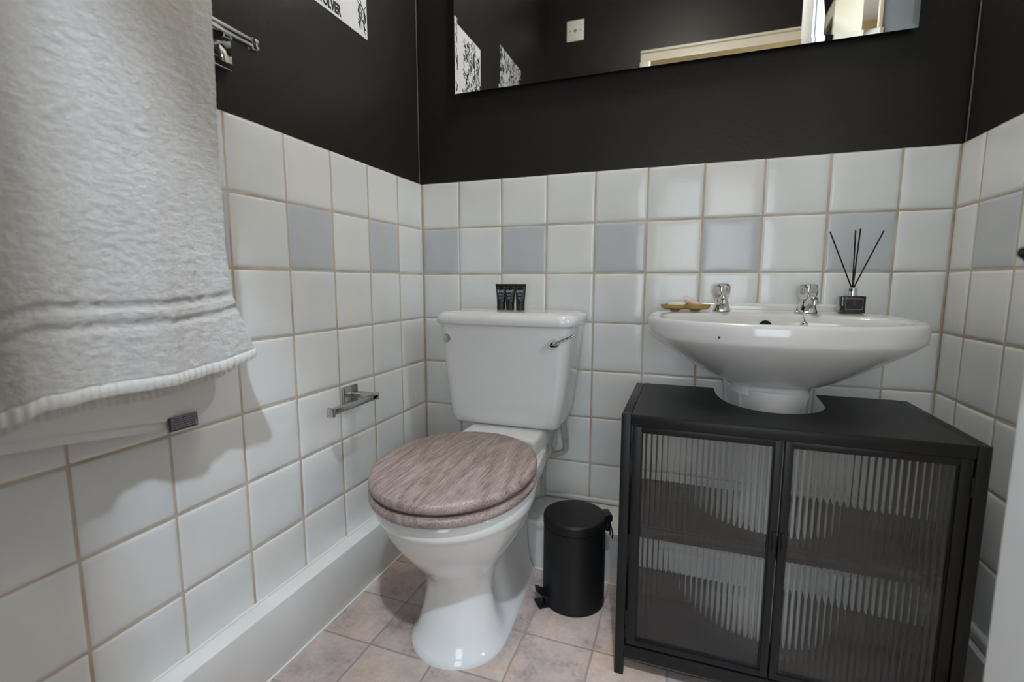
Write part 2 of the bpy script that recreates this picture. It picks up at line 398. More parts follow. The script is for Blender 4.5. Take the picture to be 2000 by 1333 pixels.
struct(obj('baseboard_right', bm, 'white_gloss'))
# rear doorway, open to the landing; its head is seen in the mirror
bm = bmesh.new()
box(bm, .568, 1.468, YR+.001, YR+.012, 2.035, 2.160, bev=.004)
box(bm, .60, 1.45, YR+.010, YR+.016, 2.035, 2.098, bev=.003)
box(bm, .568, .62, YR-.062, YR+.012, 0, 2.10, bev=.004)
box(bm, 1.44, 1.468, YR-.062, YR+.012, 0, 2.10, bev=.004)
box(bm, .60, 1.46, YR-.062, YR, 2.095, 2.11, bev=.003)
box(bm, .568, 1.468, YR+.008, YR+.022, 2.148, 2.162, bev=.003)
struct(obj('trim_3', bm, 'frame_cream'))
# doorway in the right wall to the landing
bm = bmesh.new()
box(bm, RW-.012, RW+.10, -1.325, -1.29, 0, 2.32, bev=.004)
box(bm, RW-.004, RW+.10, -.715, -.695, 0, 2.32, bev=.003)
box(bm, RW-.012, RW+.10, -1.32, -.70, 2.30, 2.34, bev=.004)
box(bm, RW-.012, RW+.02, YR+.01, -1.32, 2.10, 2.17, bev=.004)
struct(obj('trim_4', bm, 'frame_cream'))
# open door leaf
hx, hy = 1.430, -1.500; tx, ty = 1.236, -.765
ang = math.atan2(ty-hy, tx-hx); Ld = math.hypot(tx-hx, ty-hy)
door = struct(empty('door_1', (hx, hy, 0))); door.rotation_euler = (0, 0, ang)
bm = newbox(0, Ld, -.036, 0.0, .01, 2.07, bev=.004, seg=3)
for zz in ((.2, 1.0), (1.12, 2.1)):
    box(bm, .1, Ld-.1, -.001, .006, zz[0], zz[1], bev=.003); box(bm, .1, Ld-.1, -.042, -.035, zz[0], zz[1], bev=.003)
leaf = obj('door_leaf', bm, 'door_w', smooth=True); leaf.parent = door; leaf.matrix_parent_inverse = Matrix.Identity(4)
bm = bmesh.new()
lathe(bm, [(.024, 0), (.024, .006), (.010, .008), (.009, .040)], (Ld-.036, 0.0, .890), 20, 'y')
tube(bm, smooth_path([(Ld-.030, .041, .892), (Ld-.06, .043, .893), (Ld-.10, .041, .884), (Ld-.14, .038, .890)]), .0065, 10)
hd = obj('door_handle', bm, 'black_plastic'); hd.parent = door; hd.matrix_parent_inverse = Matrix.Identity(4); hd['label'] = 'dark metal lever handle'
# landing outside, with a daylight window and an added rear one framing the fill light
bm = bmesh.new()
box(bm, .2, .62, -2.6, -2.5, 0, H); box(bm, 1.42, 2.8, -2.6, -2.5, 0, H); box(bm, .62, 1.42, -2.6, -2.5, 0, .40); box(bm, .62, 1.42, -2.6, -2.5, 1.64, H)
box(bm, RW+.09, 2.8, .0, .1, 0, H); box(bm, .1, .2, -2.6, YR-.06, 0, H)
box(bm, 2.72, 2.8, -2.5, -1.75, 0, H); box(bm, 2.72, 2.8, -.55, 0, 0, H); box(bm, 2.72, 2.8, -1.75, -.55, 0, 1.05); box(bm, 2.72, 2.8, -1.75, -.55, 2.3, H)
struct(obj('wall_landing', bm, 'hall', smooth=False))
bm = bmesh.new()
for y in (-1.75, -1.17, -.59): box(bm, 2.70, 2.76, y, y+.04, 1.05, 2.3, bev=.003)
for z in (1.05, 2.26): box(bm, 2.70, 2.76, -1.75, -.55, z, z+.04, bev=.003)
struct(obj('window_1', bm, 'white_gloss'))
bm = bmesh.new()
for x in (.62, 1.0, 1.38): box(bm, x, x+.04, -2.56, -2.50, .40, 1.64, bev=.003)
for z in (.40, 1.60): box(bm, .62, 1.42, -2.56, -2.50, z, z+.04, bev=.003)
struct(obj('added_window', bm, 'white_gloss'))  # unseen frame added around the rear fill light
bm = bmesh.new()
tube(bm, [(1.72, -2.30, 1.05), (1.72, -2.30, 2.10)], .035, 10)
tube(bm, [(1.72, -2.30, 2.08), (2.15, -2.35, 2.52)], .030, 10)
for k in range(5): tube(bm, [(1.80+.08*k, -2.31, 1.1), (1.80+.08*k, -2.31, 2.1+.08*k)], .012, 8)
tag(obj('stair_banister', bm, 'hall_rail'), 'white banister with a sloping handrail on the landing, seen in the mirror', 'banister')

# ------------------------------------------------------------------ mirror
X0, X1, Z0, Z1 = .138, 1.3545, 1.4600, 2.06
mr = tag(empty('wall_mirror', (.746, -.006, 1.46)), 'wide mirror with slanted glass edges hanging on the dark wall over the basin', 'mirror')
bm = bmesh.new(); bw = .0125
def rect(x0, x1, z0, z1, y): return [bm.verts.new((x, y, z)) for x, z in ((x0, z0), (x1, z0), (x1, z1), (x0, z1))]
a = rect(X0, X1, Z0, Z1, -.0185); b = rect(X0+bw, X1-bw, Z0+bw, Z1-bw, -.0189); bk = rect(X0, X1, Z0, Z1, -.0165)
bm.faces.new(b)
for i in range(4):
    j = (i+1) % 4
    bm.faces.new((a[i], a[j], b[j], b[i])); bm.faces.new((bk[i], bk[j], a[j], a[i]))
obj('mirror_glass', bm, 'mirror', mr, smooth=False)
obj('backing_board', newbox(X0+.004, X1-.004, -.0165, -.0066, Z0+.004, Z1-.004), 'dark_board', mr, smooth=False)

# ------------------------------------------------------------------ posters
pa = tag(empty('record_poster', (0, -.41, 1.53)), 'black and white square poster lettered REVOLVER, nearest the corner', 'poster')
obj('print_sheet', newbox(-.0064, -.0050, -.563, -.273, 1.532, 1.845), 'paper', pa, smooth=False)
# generic abstract monochrome marks (hair-like strokes at the right, patches at the left)
bm = bmesh.new()
for k in range(46):
    y = -.281 - random.random()*.030; z = 1.54 + random.random()*.28
    pts = [(-.0046, y + .005*math.sin(t*2.2+k), z + t*.011) for t in range(5)]
    tube(bm, [p for p in pts], random.choice((.0006, .0009, .0013)), 4)
obj('printed_hair', bm, 'ink', pa)
bm = bmesh.new()
for k in range(150):
    y = -.39 - random.random()*.16; z = 1.575 + random.random()*.255
    pts = [(-.0046, y + .006*math.sin(t*1.7+k), z + t*.006) for t in range(5)]
    if z+.024 < 1.84: tube(bm, pts, random.choice((.0008, .0014, .0022)), 4)
obj('printed_pattern', bm, 'ink', pa)
def text_mesh(name, s, size, mtx, matname, parent, ext=0.0003, bold=0.0, xs=1.0):
    cu = bpy.data.curves.new(name, 'FONT'); cu.body = s; cu.size = size; cu.extrude = ext; cu.offset = bold; cu.resolution_u = 3
    t = bpy.data.objects.new(name+'_src', cu); COL.objects.link(t)
    bpy.context.view_layer.update()
    me = bpy.data.meshes.new_from_object(t.evaluated_get(bpy.context.evaluated_depsgraph_get()))
    bpy.data.objects.remove(t); bpy.data.curves.remove(cu)
    me.transform(Matrix.Scale(xs, 4, (1, 0, 0))); me.transform(mtx)
    me.materials.clear(); me.materials.append(M[matname]); me.name = name
    o = bpy.data.objects.new(name, me); COL.objects.link(o)
    if parent: o.parent = parent; o.matrix_parent_inverse = Matrix.Translation(-Vector(parent.location))
    return o
# reading direction on the left wall runs towards the back wall (+y)
mt = Matrix(((0, 0, 1, -.0047), (1, 0, 0, -.487), (0, 1, 0, 1.5405), (0, 0, 0, 1)))
text_mesh('lettering', 'REVOLVER', .0350, mt, 'ink', pa, bold=.0016, xs=.62)
pb = tag(empty('collage_poster', (0, -.95, 1.66)), 'black and white collage poster above the towels on the left wall', 'poster')
obj('print_sheet', newbox(-.0064, -.0050, -1.10, -.80, 1.665, 1.97), 'collage', pb, smooth=False)

# blanking plate high on the rear wall (in the mirror)
bp_ = tag(empty('blanking_plate', (.187, YR, 2.27)), 'small white square plate with two screws on the dark rear wall, seen in the mirror', 'wall plate')
obj('plate', newbox(.136, .238, YR, YR+.009, 2.28, 2.395, bev=.002), 'plastic_w', bp_)
bm = bmesh.new()
for x in (.155, .219): lathe(bm, [(.004, 0), (.004, .0015)], (x, YR+.009, 2.337), 12, 'y')
lathe(bm, [(.009, 0), (.008, .001)], (.187, YR+.009, 2.337), 16, 'y')
obj('screw', bm, 'satin_chrome', bp_)

# ------------------------------------------------------------------ toilet
T = tag(empty('toilet', (.372, -.45, 0)), 'white close-coupled toilet with a wooden seat, between the left wall and the basin cabinet', 'toilet')
N_ = 56
def pan_ring(z, yf, b, ym=-.50, yb=-.06, wb=.12, pinch=None, cx=.373):
    pts = []
    nf = 28
    for i in range(nf+1):
        t = pi + pi*i/nf     # from left widest point round the front to the right
        pts.append((cx + b*math.cos(t), ym + (ym-yf)*math.sin(t), z))
    nb = 14
    py, pw = pinch if pinch else ((ym+yb)/2, (b+wb)/2)
    side = []
    for i in range(1, nb+1):
        t = i/nb
        y = ym + (yb-ym)*t
        if y < py:
            q = (y-ym)/(py-ym); q = q*q*(3-2*q); w = b + (pw-b)*q
        else:
            q = (y-py)/(yb-py); w = pw + (wb-pw)*q
        side.append((w, y))
    for w, y in side: pts.append((cx + w, y, z))
    for w, y in side[::-1]: pts.append((cx - w, y, z))
    return pts
secs = [
 (0.0, -.622, .118, -.20, .100, (-.35, .112)), (.010, -.622, .118, -.20, .100, (-.35, .112)), (.016, -.612, .111, -.20, .094, (-.35, .105)),
 (.040, -.600, .103, -.205, .086, (-.42, .090)), (.080, -.584, .092, -.21, .082, (-.44, .070)), (.125, -.572, .0845, -.215, .080, (-.445, .058)),
 (.160, -.576, .0845, -.215, .080, (-.445, .056)), (.185, -.590, .090, -.21, .081, (-.44, .060)), (.210, -.612, .101, -.20, .083, (-.43, .068)),
 (.240, -.642, .120, -.18, .086, (-.42, .084)), (.275, -.668, .142, -.15, .092, (-.40, .104)), (.310, -.690, .161, -.12, .099, (-.37, .126)),
 (.336, -.703, .1715, -.08, .106, (-.34, .142)), (.344, -.708, .1745, -.06, .109, (-.32, .146)), (.348, -.712, .1765, -.06, .110, (-.31, .148)),
 (.356, -.716, .179, -.06, .111, (-.31, .149)), (.378, -.715, .178, -.06, .111, (-.31, .149)), (.386, -.708, .173, -.062, .109, (-.31, .146)),
]
bm = bmesh.new()
loft(bm, [pan_ring(z, yf, b, -.50, yb, wb, pn) for z, yf, b, yb, wb, pn in secs])
obj('pan', bm, 'ceramic', T, angle=60)
bm = newbox(.266, .496, -.285, -.04, .33, .4335, bev=.012, seg=4)
obj('pan_shelf', bm, 'ceramic', T)
bm = bmesh.new()
lathe(bm, [(.0048, 0), (.0048, .004)], (.4665, -.5, .040), 14, 'x')
o = obj('fixing_hole', bm, 'dark_hole', T)
# cistern body
def rrect(cx, w, y0, y1, z, r, n=7):
    pts = []
    for (qx, qy, a0) in ((cx+w-r, y1-r, 0), (cx-w+r, y1-r, pi/2), (cx-w+r, y0+r, pi), (cx+w-r, y0+r, 3*pi/2)):
        for i in range(n): 
            a = a0 + pi/2*i/(n-1)
            pts.append((qx + r*math.cos(a), qy + r*math.sin(a), z))
    return pts
bm = bmesh.new()
cyl = [(.433, .148, -.178, .016), (.436, .158, -.188, .018), (.445, .166, -.196, .022), (.462, .172, -.201, .026), (.52, .180, -.2035, .028), (.60, .190, -.206, .029), (.70, .200, -.2085, .029), (.742, .204, -.210, .029)]
loft(bm, [rrect(.3685, w, yf, -.012, z, r) for z, w, yf, r in cyl])
obj('cistern', bm, 'ceramic', T, angle=60)
bm = bmesh.new()
lidp = [(.737, .200, -.217, .036), (.7375, .2065, -.2235, .040), (.742, .210, -.2275, .042), (.754, .2105, -.228, .042), (.763, .207, -.224, .042), (.770, .199, -.215, .040), (.7735, .188, -.203, .036), (.7745, .165, -.185, .03), (.7755, .10, -.15, .02)]
loft(bm, [rrect(.3710, w+.005, yf, (-.006 if i < 6 else -.012-.01*(i-5)), z, r) for i, (z, w, yf, r) in enumerate(lidp)])
obj('cistern_lid', bm, 'ceramic', T, angle=60)
bm = bmesh.new()
lathe(bm, [(.0125, 0), (.0125, -.004), (.011, -.006), (.008, -.0065)], (.195, -.2075, .694), 24, 'y')
o = obj('chrome_cap', bm, 'satin_chrome', T); o['label'] = 'round chrome cap'
bm = bmesh.new()
lathe(bm, [(.0145, 0), (.0145, -.006), (.012, -.010), (.009, -.020), (.006, -.024)], (.5255, -.207, .689), 24, 'y')
tube(bm, smooth_path([(.522, -.226, .688), (.540, -.229, .696), (.562, -.2285, .707), (.585, -.226, .718)]), .0048, 10, r1=.0034)
o = obj('flush_lever', bm, 'chrome', T); o['label'] = 'chrome flush lever'
# wooden seat and lid, slightly askew
sa = math.radians(6.5); sc_ = Vector((.366, -.500, 0))
def seat_ring(w, l, z, n=64, e=2.12):
    pts = []
    for i in range(n):
        t = 2*pi*i/n
        x, y = sup(w, l, e, t)
        x *= 1 - .05*max(0, -y/l)   # a touch narrower to the front
        X = x*math.cos(sa) - y*math.sin(sa); Y = x*math.sin(sa) + y*math.cos(sa)
        pts.append((sc_.x + X, sc_.y + Y, z))
    return pts
def slab_rings(w, l, z0, z1, r, dome=0.0):
    rings = [seat_ring(w-r*.9, l-r*.9, z0)]
    k = 6
    for i in range(k+1):
        a = -pi/2 + pi*i/k
        rings.append(seat_ring(w - r + r*math.cos(a), l - r + r*math.cos(a), (z0+z1)/2 + (z1-z0)/2*math.sin(a)))
    for f in (.9, .7, .45, .2):
        rings.append(seat_ring((w-r)*f, (l-r)*f, z1 + dome*(1-f)))
    return rings
bm = bmesh.new(); loft(bm, slab_rings(.190, .234, .4155, .4395, .010, .003))
lid = obj('toilet_lid', bm, 'wood', T, angle=60); lid['label'] = 'limed wood effect lid'
bm = bmesh.new()
loft(bm, slab_rings(.191, .236, .3885, .4105, .010, 0))
seat = obj('toilet_seat', bm, 'wood', T, angle=60); seat['label'] = 'limed wood effect seat'
for xh in (.285, .420):
    bm = bmesh.new()
    box(bm, xh, xh+.035, -.292, -.262, .386, .416, bev=.006, seg=3)
    h = obj('hinge', bm, 'satin_chrome', T)
# overflow pipe behind the toilet
bm = bmesh.new()
tube(bm, smooth_path([(.523, -.085, .445), (.523, -.06, .39), (.522, -.034, .350), (.516, -.022, .320), (.492, -.020, .306), (.466, -.020, .298), (.449, -.020, .280), (.445, -.020, .24), (.445, -.020, .158)], 8), .0085, 14)
tag(obj('overflow_pipe', bm, 'pipe'), 'thin cream pipe bending down the wall beside the toilet', 'pipe')

# toiletry tubes on the cistern lid
def toiletry(cx, cy, w=1.0, label='', first=False, rot=0.0):
    base = .7735
    t = empty('toiletry_tube', (cx, cy, base))
    bm = bmesh.new(); rings = []
    for k in range(10):
        s = k/9
        a = .0135 + .0045*s; bdep = .0125*(1-s)**.8 + .0012
        rings.append([(cx + a*math.cos(2*pi*i/24), cy + bdep*math.sin(2*pi*i/24), base + .026 + .0475*s) for i in range(24)])
    loft(bm, rings)
    box(bm, cx-.0185, cx+.0185, cy-.001, cy+.001, base+.0725, base+.0815)
    obj('tube_body', bm, 'tube', t)
    bm = bmesh.new(); lathe(bm, [(.0125, 0), (.0128, .002), (.0136, .025), (.0128, .0258)], (cx, cy, base), 28)
    for i in range(28):
        a = 2*pi*i/28
        box(bm, cx+.0128*math.cos(a)-.0003, cx+.0128*math.cos(a)+.0003, cy+.0128*math.sin(a)-.0003, cy+.0128*math.sin(a)+.0003, base+.002, base+.023)
    obj('screw_cap', bm, 'black_plastic', t)
    bm = bmesh.new()
    def yf(z): 
        s = max(0, min(1, (z-base-.026)/.0475)); return cy - (.0125*(1-s)**.8 + .0012) - .0006
    # ornament: small crossing strokes
    for k in range(11):
        x = cx - .0100 + .002*k; z = base + .059 + .003*math.sin(k*2.1)
        tube(bm, [(x, yf(z), z-.0032), (x+.0018*math.cos(k), yf(z+.003), z+.0035)], .00045, 5)
        tube(bm, [(x-.001, yf(z), z+.001), (x+.0022, yf(z-.002), z-.0018)], .0004, 5)
    for z, hw in ((.0500, .0045), (.0475, .0055), (.0405, .0040), (.0380, .0040), (.0350, .0020)):
        zz = base + z; box(bm, cx-hw, cx+hw, yf(zz)-.0004, yf(zz)+.0004, zz-.0005, zz+.0005)
    obj('printed_label', bm, 'print', t)
    bm = newbox(cx-.010, cx+.012, cy-.0018, cy-.0010, base+.0695, base+.0722)
    o = obj('foil_band', bm, 'gold_foil', t); o['label'] = 'shiny foil strip below the crimp'
    tag(t, label, 'toiletry tube', 'small black toiletry tubes on the cistern lid')
toiletry(.3225, -.086, label='small black toiletry tube on the cistern lid, leftmost of the three')
toiletry(.3535, -.090, label='small black toiletry tube on the cistern lid, middle of the three')
toiletry(.3885, -.094, label='small black toiletry tube on the cistern lid, rightmost of the three')

# ------------------------------------------------------------------ basin and pedestal
BS = tag(empty('basin', (1.06, -.2, .62)), 'white oval ceramic basin with two pillar taps, fixed to the tiled back wall', 'basin')
bx, by = 1.062, -.19
NB = 96
def outer(th, a=.289, bf=.252, bb=.187, e=2.25, eb=3.2):
    x, y = sup(a, bf if math.sin(th) < 0 else bb, e if math.sin(th) < 0 else eb, th)
    return bx + x, by + y
def inner(th, s=1.0):
    c, sn = math.cos(th), math.sin(th)
    x, y = sup(.246*s, (.168 if sn < 0 else .112)*s, 2.3 if sn < 0 else 2.7, th)
    return bx + x, -.238 + y
def ring_mix(f0, f1, t, z): 
    return [(f0(2*pi*i/NB)[0]*(1-t)+f1(2*pi*i/NB)[0]*t, f0(2*pi*i/NB)[1]*(1-t)+f1(2*pi*i/NB)[1]*t, z if not callable(z) else z(2*pi*i/NB)) for i in range(NB)]
def col(th):   # collar over the pedestal
    x, y = sup(.088, .10, 2.4, th); return bx+.008 + x, -.150 + y
def back(th): return max(0.0, math.sin(th))
def lift(z, k=.010): return lambda th: z + k*back(th)**.5
bm = bmesh.new()
rings = []
rings.append(ring_mix(col, outer, 0.0, .590)); rings.append(ring_mix(col, outer, 0.0, .613))
for t, z in ((.08, .6175), (.18, .626), (.30, .638), (.42, .653), (.55, .670), (.65, .683), (.75, .697), (.85, .711), (.93, .7235), (.97, .731)):
    rings.append(ring_mix(col, outer, t, z))
rings.append(ring_mix(col, outer, .992, .7365)); rings.append(ring_mix(col, outer, 1.0, .745)); 
rings.append([(bx+(p[0]-bx)*1.003, p[1] if p[1] > -.02 else by+(p[1]-by)*1.003, z) for p, z in ((q, q[2]) for q in ring_mix(outer, outer, 0, .757))])
rings.append(ring_mix(outer, inner, .0, lift(.768))); rings.append(ring_mix(outer, inner, .05, lift(.7735))); rings.append(ring_mix(outer, inner, .14, lift(.7765)))
rings.append(ring_mix(outer, inner, .35, lift(.7775, .007))); rings.append(ring_mix(outer, inner, .6, lift(.7765, .006))); rings.append(ring_mix(outer, inner, .82, lift(.7755, .006)))
rings.append(ring_mix(outer, inner, .95, lift(.7735, .006))); rings.append(ring_mix(outer, inner, 1.0, lift(.768, .006)))
for s, z in ((.985, .757), (.965, .742), (.92, .727), (.84, .713), (.72, .702), (.55, .694), (.3, .689), (.1, .687)):
    rings.append([(inner(2*pi*i/NB, s)[0], inner(2*pi*i/NB, s)[1], z) for i in range(NB)])
loft(bm, rings)
obj('bowl', bm, 'ceramic', BS, angle=75)
# raised lip along the wall
bm = newbox(.835, 1.29, -.026, -.003, .770, .8035, bev=.009, seg=4)
obj('splash_lip', bm, 'ceramic', BS)
bm = bmesh.new(); lathe(bm, [(.0100, .004), (.0145, .001), (.0150, -.0025), (.0140, -.0042), (.0120, -.0046)], (1.056, -.1272, .7500), 28, 'y')
o = obj('overflow_hole', bm, 'dark_hole', BS); o['label'] = 'dark round overflow hole'
for x, y, z in ((.7905, -.268, .7475), (.797, -.283, .746), (.930, -.4315, .7485)):
    bm = bmesh.new(); bmesh.ops.create_uvsphere(bm, u_segments=8, v_segments=6, radius=.0024, matrix=Matrix.Translation((x, y, z)))
    o = obj('glaze_chip', bm, 'dark_hole', BS); o['label'] = 'small dark chip in the glaze'
# pedestal
PD = bmesh.new()
prs = []
for z, w, yf in ((0, .105, -.285), (.02, .105, -.285), (.05, .095, -.272), (.30, .082, -.255), (.50, .080, -.252), (.56, .083, -.256), (.592, .088, -.262), (.605, .090, -.263)):
    ring = []
    pr = [(-1.16, -.2), (-1.12, .22), (-1.0, .40), (-.86, .62), (-.80, .64), (-.60, .88), (-.3, .98), (0, 1.0), (.3, .98), (.60, .88), (.80, .64), (.86, .62), (1.0, .40), (1.12, .22), (1.16, -.2)]
    for px, py in pr: ring.append((bx+.010 + w*px, -.10 + (yf+.10)*py, z))
    ring.append((bx+.010+w*1.16, -.004 if z > .2 else -.20, z)); ring.append((bx+.010-w*1.16, -.004 if z > .2 else -.20, z))
    prs.append(ring)
loft(PD, prs)
o = obj('basin_pedestal', PD, 'ceramic', angle=35); tag(o, 'white ceramic pedestal under the basin, rising through the cabinet cut-out', 'pedestal')

# taps
def tap(x, y, label, rz=0.0, first=True):
    z = .7835
    t = empty('basin_tap', (x, y, z))
    bm = bmesh.new()
    rings = []
    for hh, w, d, yo in ((0, .0225, .023, 0), (.004, .0220, .0225, 0), (.012, .0195, .020, 0), (.022, .0165, .0175, -.001), (.030, .0150, .016, -.001), (.036, .0130, .0130, 0), (.042, .0100, .0100, 0)):
        rings.append([(x + sup(w, d, 3.0, 2*pi*i/28)[0], y + yo + sup(w, d, 3.0, 2*pi*i/28)[1], z + hh) for i in range(28)])
    loft(bm, rings)
    obj('tap_body', bm, 'chrome', t)
    bm = bmesh.new()
    sp = smooth_path([(x, y-.004, z+.014), (x, y-.020, z+.022), (x, y-.040, z+.031), (x, y-.056, z+.035), (x, y-.064, z+.031)], 6)
    tube(bm, sp, .0130, 18, r1=.0098)
    lathe(bm, [(.0090, .0), (.0098, -.002), (.0098, -.011), (.0075, -.0115)], (x, y-.064, z+.034), 20)
    obj('spout', bm, 'chrome', t)
    bm = bmesh.new(); n = 40; prof = [(.0125, .032), (.0165, .0345), (.0200, .040), (.0222, .050), (.0230, .060), (.0222, .0670), (.0190, .0715), (.0140, .0735), (.0120, .0738), (.0110, .0728), (.004, .0725)]
    rings = []
    for r, h in prof:
        rings.append([(x + r*(1-.13*(.5+.5*math.cos(5*2*pi*i/n))*(1 if .036 < h < .068 else .25))*math.cos(2*pi*i/n), y + r*(1-.13*(.5+.5*math.cos(5*2*pi*i/n))*(1 if .036 < h < .068 else .25))*math.sin(2*pi*i/n), z + h) for i in range(n)])
    loft(bm, rings)
    obj('tap_handle', bm, 'chrome', t, angle=25)
    return tag(t, label, 'tap', 'chrome pillar taps on the basin')
tap(.9565, -.060, 'chrome pillar tap on the basin beside the soap dish')
tap(1.160, -.062, 'chrome pillar tap on the basin nearest the reed diffuser')
# plug chain
pc = tag(empty('plug_chain', (1.135, -.10, .784)), 'short ball chain hanging into the basin from beside a tap', 'chain')
bm = bmesh.new()
lathe(bm, [(.007, 0), (.007, .004), (.004, .007), (.0035, .012), (.002, .013)], (1.133, -.088, .7825), 18)
obj('chain_stay', bm, 'chrome', pc)
bm = bmesh.new()
path = smooth_path([(1.133, -.091, .794), (1.136, -.110, .791), (1.1385, -.1245, .786), (1.140, -.1305, .780), (1.1405, -.1335, .773), (1.141, -.136, .768)], 4)
for p in path: bmesh.ops.create_uvsphere(bm, u_segments=8, v_segments=6, radius=.0017, matrix=Matrix.Translation(p))
obj('ball_chain', bm, 'chrome', pc)
bm = bmesh.new(); bmesh.ops.create_uvsphere(bm, u_segments=18, v_segments=12, radius=.0078, matrix=Matrix.Translation((1.1405, -.1400, .7575)))
tube(bm, [(1.141, -.136, .770), (1.141, -.138, .762)], .002, 8)
obj('chain_end', bm, 'chrome', pc)

# soap dish and soaps
dz = .7835
sd = bmesh.new()
def leaf(cx, cy, a, b, ang, z0, h, mi=0):
    rings = []
    for s, z in ((.30, 0), (.36, .003), (.66, .0045), (.90, .0075), (1.02, h), (.95, h+.0005), (.80, .0100), (.55, .0075), (.2, .0070)):
        r = []
        for i in range(36):
            t = 2*pi*i/36; x, y = a*s*math.cos(t)*(1+.10*math.cos(t)), b*s*math.sin(t)*(1-.25*math.cos(t))
            r.append((cx + x*math.cos(ang) - y*math.sin(ang), cy + x*math.sin(ang) + y*math.cos(ang), z0 + z))
        rings.append(r)
    loft(sd, rings, mi=mi)
leaf(.838, -.100, .036, .027, pi+.1, dz, .0165); leaf(.888, -.094, .037, .027, .12, dz, .0180)
o = obj('soap_dish', sd, 'dish'); tag(o, 'small golden leaf-shaped soap dish on the left end of the basin', 'soap dish')
def soap(cx, cy, z, a, b, h, tilt, mname, label, yaw=0):
    bm = bmesh.new(); rings = []
    for s, hz in ((.6, 0), (.85, .06), (.97, .25), (1, .5), (.97, .75), (.85, .94), (.6, 1.0), (.25, 1.02)):
        rings.append([Vector((sup(a*s, b*s, 2.5, 2*pi*i/32)[0], sup(a*s, b*s, 2.5, 2*pi*i/32)[1], hz*h)) for i in range(32)])
    R_ = Matrix.Rotation(yaw, 3, 'Z') @ Matrix.Rotation(tilt, 3, 'Y')
    loft(bm, [[R_ @ p + Vector((cx, cy, z)) for p in r] for r in rings])
    return bm
o = obj('soap', soap(.842, -.100, dz+.0078, .024, .0165, .0150, 0, '', ''), 'soap_w'); tag(o, 'small white soap lying flat in the left half of the golden dish', 'soap')
sp_ = tag(empty('soap', (.878, -.093, dz+.006)), 'pale pink soap tilted up in the right half of the golden dish', 'soap')
obj('soap_bar', soap(.880, -.095, dz+.0140, .0250, .016, .0155, math.radians(22), '', ''), 'soap_p', sp_)
bm = bmesh.new(); tube(bm, [(.876, -.1055, dz+.0305), (.888, -.1055, dz+.0257), (.900, -.1055, dz+.0208)], .0012, 6)
obj('stamped_line', bm, 'ink', sp_)

# reed diffuser
rd = tag(empty('reed_diffuser', (1.255, -.07, .784)), 'black square glass reed diffuser with four black reeds on the right end of the basin', 'diffuser')
ry = -.066; rx = 1.2545; rz = .7845
bm = newbox(rx-.0265, rx+.0265, ry-.016, ry+.016, rz, rz+.0425, bev=.0025, seg=3); obj('bottle', bm, 'dark_bottle', rd)
bm = bmesh.new(); lathe(bm, [(.0125, 0), (.0125, .003), (.0108, .0032), (.0108, .0195), (.0100, .0205), (.0045, .0207)], (rx, ry, rz+.0425), 28)
obj('collar', bm, 'chrome', rd)
bm = bmesh.new(); yy = ry-.0164
box(bm, rx-.0165, rx+.0205, yy-.0003, yy+.0003, rz+.0085, rz+.0365)
lb = obj('bottle_label', bm, 'label_grey', rd, smooth=False)
obj('label_panel', newbox(rx-.0153, rx+.0193, yy-.0006, yy-.0002, rz+.0097, rz+.0353), 'label_black', rd, smooth=False)
bm = bmesh.new(); box(bm, rx-.0005, rx+.0045, yy-.0009, yy-.0005, rz+.0285, rz+.0315); box(bm, rx-.0015, rx+.0055, yy-.0009, yy-.0005, rz+.0215, rz+.0240); box(bm, rx+.0012, rx+.0028, yy-.0009, yy-.0005, rz+.0245, rz+.0280)
obj('label_mark', bm, 'label_red', rd, smooth=False)
for tx_, ty_, tz_ in ((1.196, -.066, .987), (1.2525, -.058, .989), (1.2575, -.076, .991), (1.309, -.066, .986)):
    bm = bmesh.new(); dx = (tx_-rx)
    tube(bm, [(rx - .06*dx, ry, rz+.045), (rx + .03*dx, ry + (ty_-ry)*.1, .846), (tx_, ty_, tz_)], .0017, 8)
    obj('reed', bm, 'reed', rd)

# ------------------------------------------------------------------ cabinet
CB = tag(empty('basin_cabinet', (1.05, -.33, 0)), 'low black metal cabinet with two fluted glass doors around the basin pedestal', 'cabinet')
cx0, cx1, cyf, cyb, ct = .7475, 1.3515, -.500, -.168, .590
bm = bmesh.new(); box(bm, cx0, cx0+.0195, cyf, cyf+.02, 0, ct-.0005, bev=.0015); box(bm, cx0, cx0+.0195, cyb-.02, cyb, 0, ct-.0005, bev=.0015)
box(bm, cx0+.002, cx0+.010, cyf+.018, cyb-.018, .045, ct-.003); box(bm, cx0, cx0+.0195, cyf+.015, cyb-.015, ct-.022, ct-.0005, bev=.0015)
obj('side_panel', bm, 'black_metal', CB)
bm = bmesh.new(); box(bm, cx1-.0195, cx1, cyf, cyf+.02, 0, ct-.0005, bev=.0015); box(bm, cx1-.0195, cx1, cyb-.02, cyb, 0, ct-.0005, bev=.0015)
box(bm, cx1-.010, cx1-.002, cyf+.018, cyb-.018, .045, ct-.003); box(bm, cx1-.0195, cx1, cyf+.015, cyb-.015, ct-.022, ct-.0005, bev=.0015)
obj('side_panel', bm, 'black_metal', CB)
cutp = [(.940, cyb), (.942, -.235), (.950, -.290), (.968, -.335), (.997, -.368), (1.035, -.385), (1.075, -.385), (1.112, -.368), (1.143, -.335), (1.160, -.292), (1.167, -.235), (1.171, cyb)]
